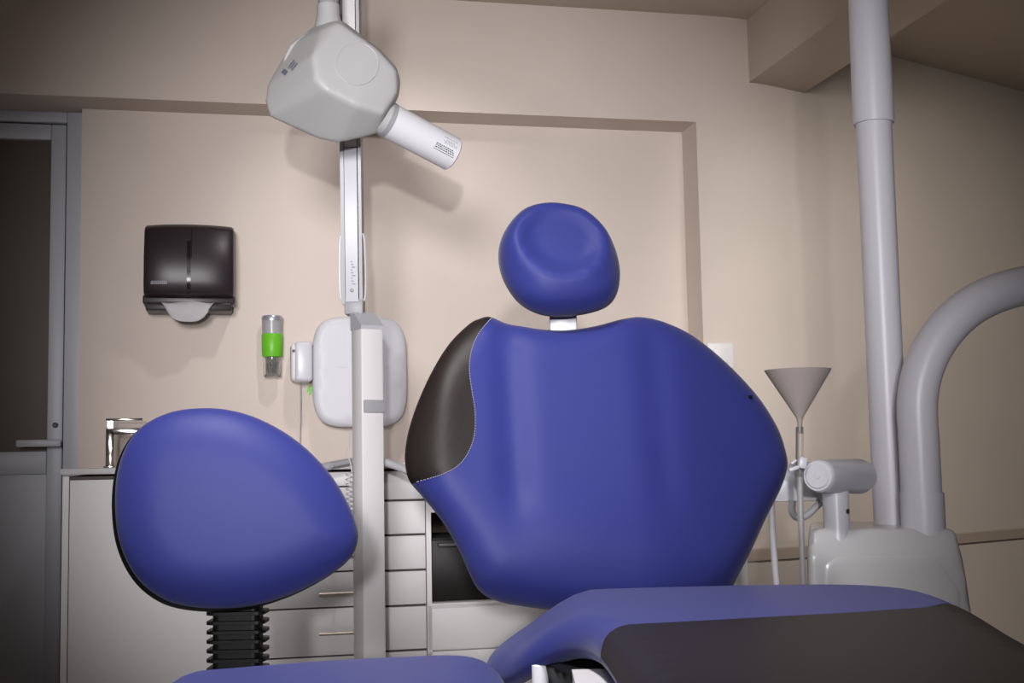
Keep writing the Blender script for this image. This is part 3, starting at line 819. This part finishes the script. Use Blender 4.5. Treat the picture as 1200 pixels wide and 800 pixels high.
# bellows: stacked pleats
bc0=P(276,700,2.03); bc1=P(276,815,2.03)
nr=11; bm=B(); rings=[]
pb_=P(276,713,2.03).z; pitch=(P(276,713,2.03).z-P(276,724,2.03).z)
z=pb_+.03; prof=[]
prof_n=0
while z>pb_-.20:
    prof+= [(z,.80),(z-pitch*.30,.80),(z-pitch*.36,1.0),(z-pitch*.70,1.0),(z-pitch*.76,.80)]; z-=pitch
hw=34*2.03/F
for zz_,sc_ in prof:
    rings.append([bm.verts.new(Vector((bc0.x+x*sc_,bc0.y+.02+y*sc_,zz_))) for x,y in rrect(hw*2,.06,.014,4)])
for a,b in zip(rings,rings[1:]):
    n=len(a)
    for i in range(n): bm.faces.new((a[i],a[(i+1)%n],b[(i+1)%n],b[i]))
bm.faces.new(rings[0]); bm.faces.new(rings[-1])
bmesh.ops.recalc_face_normals(bm,faces=bm.faces[:])
put('bellows',bm,'shell',stool,smooth=False,label='black ribbed bellows')
bm=B(); add_box(bm,Matrix.Translation((bc0.x,bc0.y+.02,.505)),(.06,.06,.10),.008); 
d_=Vector((-.22-bc0.x,1.58-bc0.y,0)); add_box(bm,Matrix.Translation((bc0.x+d_.x/2,bc0.y+d_.y/2,.515))@Matrix.Rotation(math.atan2(d_.y,d_.x),4,'Z'),(d_.length+.06,.06,.03),.008); put('back_bracket',bm,'shell',stool)
# seat
STZ=.63
def spz(px,py): q=Pz(px,py,STZ); return (q.x,q.y)
far=[spz(x,y) for x,y in ((182,800),(194,788),(222,781),(262,777.5),(330,772),(400,767.5),(470,764),(525,762),(565,764),(586,770),(595,784),(597,800))]
near=[(-.008,1.44),(-.03,1.36),(-.09,1.30),(-.21,1.28),(-.34,1.29),(-.41,1.35),(-.44,1.44)]
stl=catmull([(a,b) for a,b in far]+near,4,True)
(bm,),_=pillow(stl,(Vector((0,0,STZ-.035)),Vector((1,0,0)),Vector((0,1,0)),Z),.035,.045,.045,.05,step=.02)
put('seat',bm,'blue',stool,angle=60)
bm=B(); add_lathe(bm,(-.22,1.58,0),Z,[(.09,.545),(.09,.565),(.03,.52),(.028,.30),(.022,.30),(.022,.12),(.05,.11),(.055,.07),(.03,.06)],24); put('gas_column',bm,'shell',stool)
for i in range(5):
    a=R(72*i+10); dv=Vector((math.cos(a),math.sin(a),0)); c=Vector((-.22,1.58,0))
    bm=B(); add_tube(bm,[c+Vector((0,0,.09))+dv*.03,c+dv*.15+Vector((0,0,.085)),c+dv*.27+Vector((0,0,.062))],[.022,.019,.014],14); lg=put('leg',bm,'shell',stool)
    sd=Vector((-dv.y,dv.x,0)); bm=B(); add_lathe(bm,c+dv*.27+Vector((0,0,.026))-sd*.02,sd,[(.022,0),(.026,.003),(.026,.037),(.022,.04)],20); put('caster',bm,'dgrey',lg)
# ================================================================== DENTAL UNIT (right)
UD=2.75
unit=thing('dental_unit','white dental unit with ceiling pole and curved pipe at right','dental unit',(P(1043,620,UD).x,UD+.05,0))
front=[(949,619),(1120,619),(1132,655),(1139,700)]
def U3(x,y,Y): return P(x,y,Y)
pts=[]
for (xl,xr_,y,yb) in ((949,1121,619,2.68),(946,1126,650,2.66),(946,1137,690,2.66),(946,1141,730,2.66)):
    pts+= [P(xl,y,yb),P(xr_,y,yb)]
    pts+= [P(xl,y,yb)+Vector((.07,.30,0)),P(xr_,y,yb)+Vector((.02,.30,0))]
for x in (P(946,730,2.66).x,P(1141,730,2.66).x):
    for y in (2.66,2.96): pts.append(Vector((x+(.07 if (y>2.8 and x<.8) else 0),y,0)))
body=put('body',rounded(hull(pts),.010,7),'unit',unit,angle=None)
bm=rounded(hull([P(x,y,Y) for Y in (2.658,2.70) for x,y in ((962,657),(980,648),(1100,648),(1128,690),(1128,780),(955,780))]),.008,5)
put('front_panel',bm,'unit',body,angle=None)
pb0=P(1046,622,2.85)
bm=B(); zs=P(1023,145,2.85).z
add_lathe(bm,(pb0.x,pb0.y,0),Z,[(.040,pb0.z-.06),(.040,zs+.01)],36); put('pole',bm,'polewhite',unit)
bm=B(); add_lathe(bm,(pb0.x,pb0.y,0),Z,[(.040,zs-.001),(.0455,zs),(.0465,zs+.012),(.0445,zs+.3),(.0445,h_beam-.002)],36); put('pole_sleeve',bm,'polewhite',unit)
cc_=[(1082,632,2.72),(1080,580,2.72),(1077,520,2.72),(1075,470,2.72),(1083,430,2.72),(1101,395,2.72),(1128,366,2.72),(1162,346,2.72),(1205,334,2.72),(1260,331,2.72),(1320,340,2.72)]
bm=B(); add_tube(bm,catmull([P(*c) for c in cc_],8),.0425,28); put('curved_pipe',bm,'polewhite',unit)
bm=B(); add_tube(bm,[P(1083,634,2.72),P(1080.5,577,2.72)],.0455,28); put('pipe_collar',bm,'polewhite',unit)
# swivel joint
j0=P(958,557.5,2.60); j1=P(1010,558,2.80); jx=(j1-j0).normalized(); jl=(j1-j0).length
bm=B(); add_lathe(bm,j0,jx,[(0,0),(.030,0),(.033,.004),(.034,.012),(.0345,.03),(.038,jl-.02),(.034,jl),(0,jl)],36,cap=False); jo=put('swivel_barrel',bm,'white',unit)
bm=B(); add_lathe(bm,j0-jx*.0015,jx,[(0,-.001),(.024,-.001),(.027,.002)],36,cap=False); put('barrel_cap',bm,'box',jo,label='round end cap')
bm=B(); add_lathe(bm,j0-jx*.003,jx,[(0,-.001),(.006,-.001),(.007,.001)],24,cap=False); put('cap_button',bm,'white',jo)
v0=P(981,622,2.70); v1=P(981,566,2.70)
bm=B(); add_lathe(bm,(v0.x,v0.y,0),Z,[(.030,v0.z-.02),(.0275,v0.z+.01),(.0275,v1.z)],32); sb_=put('swivel_stem',bm,'white',unit)
sq=P(993,599,2.68); bm=B(); add_lathe(bm,sq,Vector((.5,-1,0)),[(.0055,-.006),(.0055,.002),(.003,.003),(0,.003)],14); put('screw',bm,'nickel',sb_,label='small metal screw')
# tray bracket & hoses
bm=B(); 
b0=P(907,588,2.83); b1=P(962,553,2.83)
prism(bm,[(b0.x,b0.z),(P(964,590,2.83).x,b0.z),(P(964,552,2.83).x,P(964,540,2.83).z),(P(925,553,2.83).x,P(925,545,2.83).z),(b0.x+.01,P(910,570,2.83).z)],Vector((0,2.83,0)),Vector((1,0,0)),Z,Vector((0,1,0)),0,.07,.004)
brk=put('holder_bracket',bm,'white',unit)
bm=B(); add_tube(bm,[P(950,572,2.87),P(968,583,2.87),P(978,600,2.87),P(981,630,2.87)],.013,14); put('bracket_arm',bm,'white',unit)
bm=B(); add_tube(bm,catmull([P(929,586,2.80),P(928,598,2.80),P(934,606,2.80),P(945,604,2.80),P(953,597,2.80),P(962,588,2.80)],6),.008,12); put('hose_loop',bm,'grey',unit,label='grey hose loop')
bm=B(); add_tube(bm,catmull([P(904,588,2.84),P(905,620,2.84),P(908,660,2.84),P(913,720,2.84),P(918,800,2.84)],6),.0075,12); put('hose',bm,'lgrey',unit,label='pale straight hose')
# funnel
fc=P(935.5,433,2.63); fa=P(936.5,491,2.63); 
fn=thing('funnel','taupe plastic funnel standing on a clear tube right of the chair','funnel',(P(938,640,2.63).x,2.63,P(938,640,2.63).z))
kk=2.63/F; fx=(fc.x+fa.x)/2
bm=B(); H_=fc.z-fa.z; hst=P(937,508,2.63).z-fa.z
add_lathe(bm,(fx,2.63,fa.z),Z,[(.0045,hst),(.0055,-.004),(.008,.004),(38.6*kk-.001,H_-.003),(38.8*kk,H_),(37.5*kk,H_),(.005,.006),(.0035,hst)],48,cap=False); put('bowl',bm,'funnel',fn)
bm=B(); add_tube(bm,catmull([P(937,500,2.63),P(937,530,2.63),P(936,548,2.63),P(935.5,558,2.63)],5),.0085,16); put('clear_sleeve',bm,'clear',fn,label='clear plastic sleeve')
bm=B(); add_tube(bm,catmull([P(937,540,2.63),P(937.5,570,2.63),P(939,620,2.63),P(941,680,2.63),P(943,760,2.63),P(945,840,2.63)],5),.0062,12); put('drain_tube',bm,'frost',fn,label='pale translucent drain tube')
bm=B()
qa=P(940,542,2.61); add_box(bm,Matrix.Translation(qa)@Matrix.Rotation(R(12),4,'Y'),(.017,.022,.024),.004)
qb=P(930,549,2.605); add_box(bm,Matrix.Translation(qb)@Matrix.Rotation(R(-18),4,'Y'),(.022,.012,.008),.003)
qc=P(930,541,2.605); add_box(bm,Matrix.Translation(qc)@Matrix.Rotation(R(-40),4,'Y'),(.014,.010,.006),.002)
add_tube(bm,[P(940,546,2.62),P(946,553,2.84)],.006,10)
put('clip',bm,'white',fn,label='white clip')
# ================================================================== LIGHTS
def aim(o,to):
    o.rotation_euler=(Vector(to)-o.location).to_track_quat('-Z','Y').to_euler()
def spot(name,loc,to,power,size,blend,rad,col):
    l=bpy.data.lights.new(name,'SPOT'); l.energy=power; l.spot_size=R(size); l.spot_blend=blend; l.shadow_soft_size=rad; l.color=col
    o=bpy.data.objects.new(name,l); C.objects.link(o); o.location=loc; aim(o,to); return o
# a small lamp and an added soft fill behind the camera (narrow cones imitate lens vignetting), ceiling lights nearer the wall
spot('front_lamp',(.06,-1.8,1.17),P(555,385,4.3),400,33.5,1.0,.05,(1,.98,1))
spot('front_soft_fill',(-.35,-1.6,1.75),P(555,385,4.3),770,33.5,1.0,.40,(1,.98,1))  # added fill that softens the shadows
spot('ceiling_spot',(-.35,3.40,h_ceil-.05),W(-.35,0,1.1),27,84,.9,.04,(1,.96,.97))
spot('right_wall_fill',(1.5,2.3,h_beam-.05),(1.75,5.0,1.20),215,66,1.0,.2,(1,.95,.88))  # added warm fill to brighten the splayed wall, no fitting modelled
spot('ceiling_lamp',(-.35,1.25,h_ceil-.05),(-.05,1.9,.6),260,66,1.0,.15,(1,.97,.96))
w=bpy.data.worlds.new('world'); bpy.context.scene.world=w; w.use_nodes=True
w.node_tree.nodes['Background'].inputs['Color'].default_value=(.5,.5,.55,1); w.node_tree.nodes['Background'].inputs['Strength'].default_value=.02
sc=bpy.context.scene
sc.view_settings.view_transform='Standard'; sc.view_settings.look='None'; sc.view_settings.gamma=1; sc.view_settings.exposure=0; sc.view_settings.use_curve_mapping=False
print('heights niche',h_niche,'ceil',h_ceil,'beam',h_beam,'wall dir',math.degrees(math.atan2(dirv.y,dirv.x)))
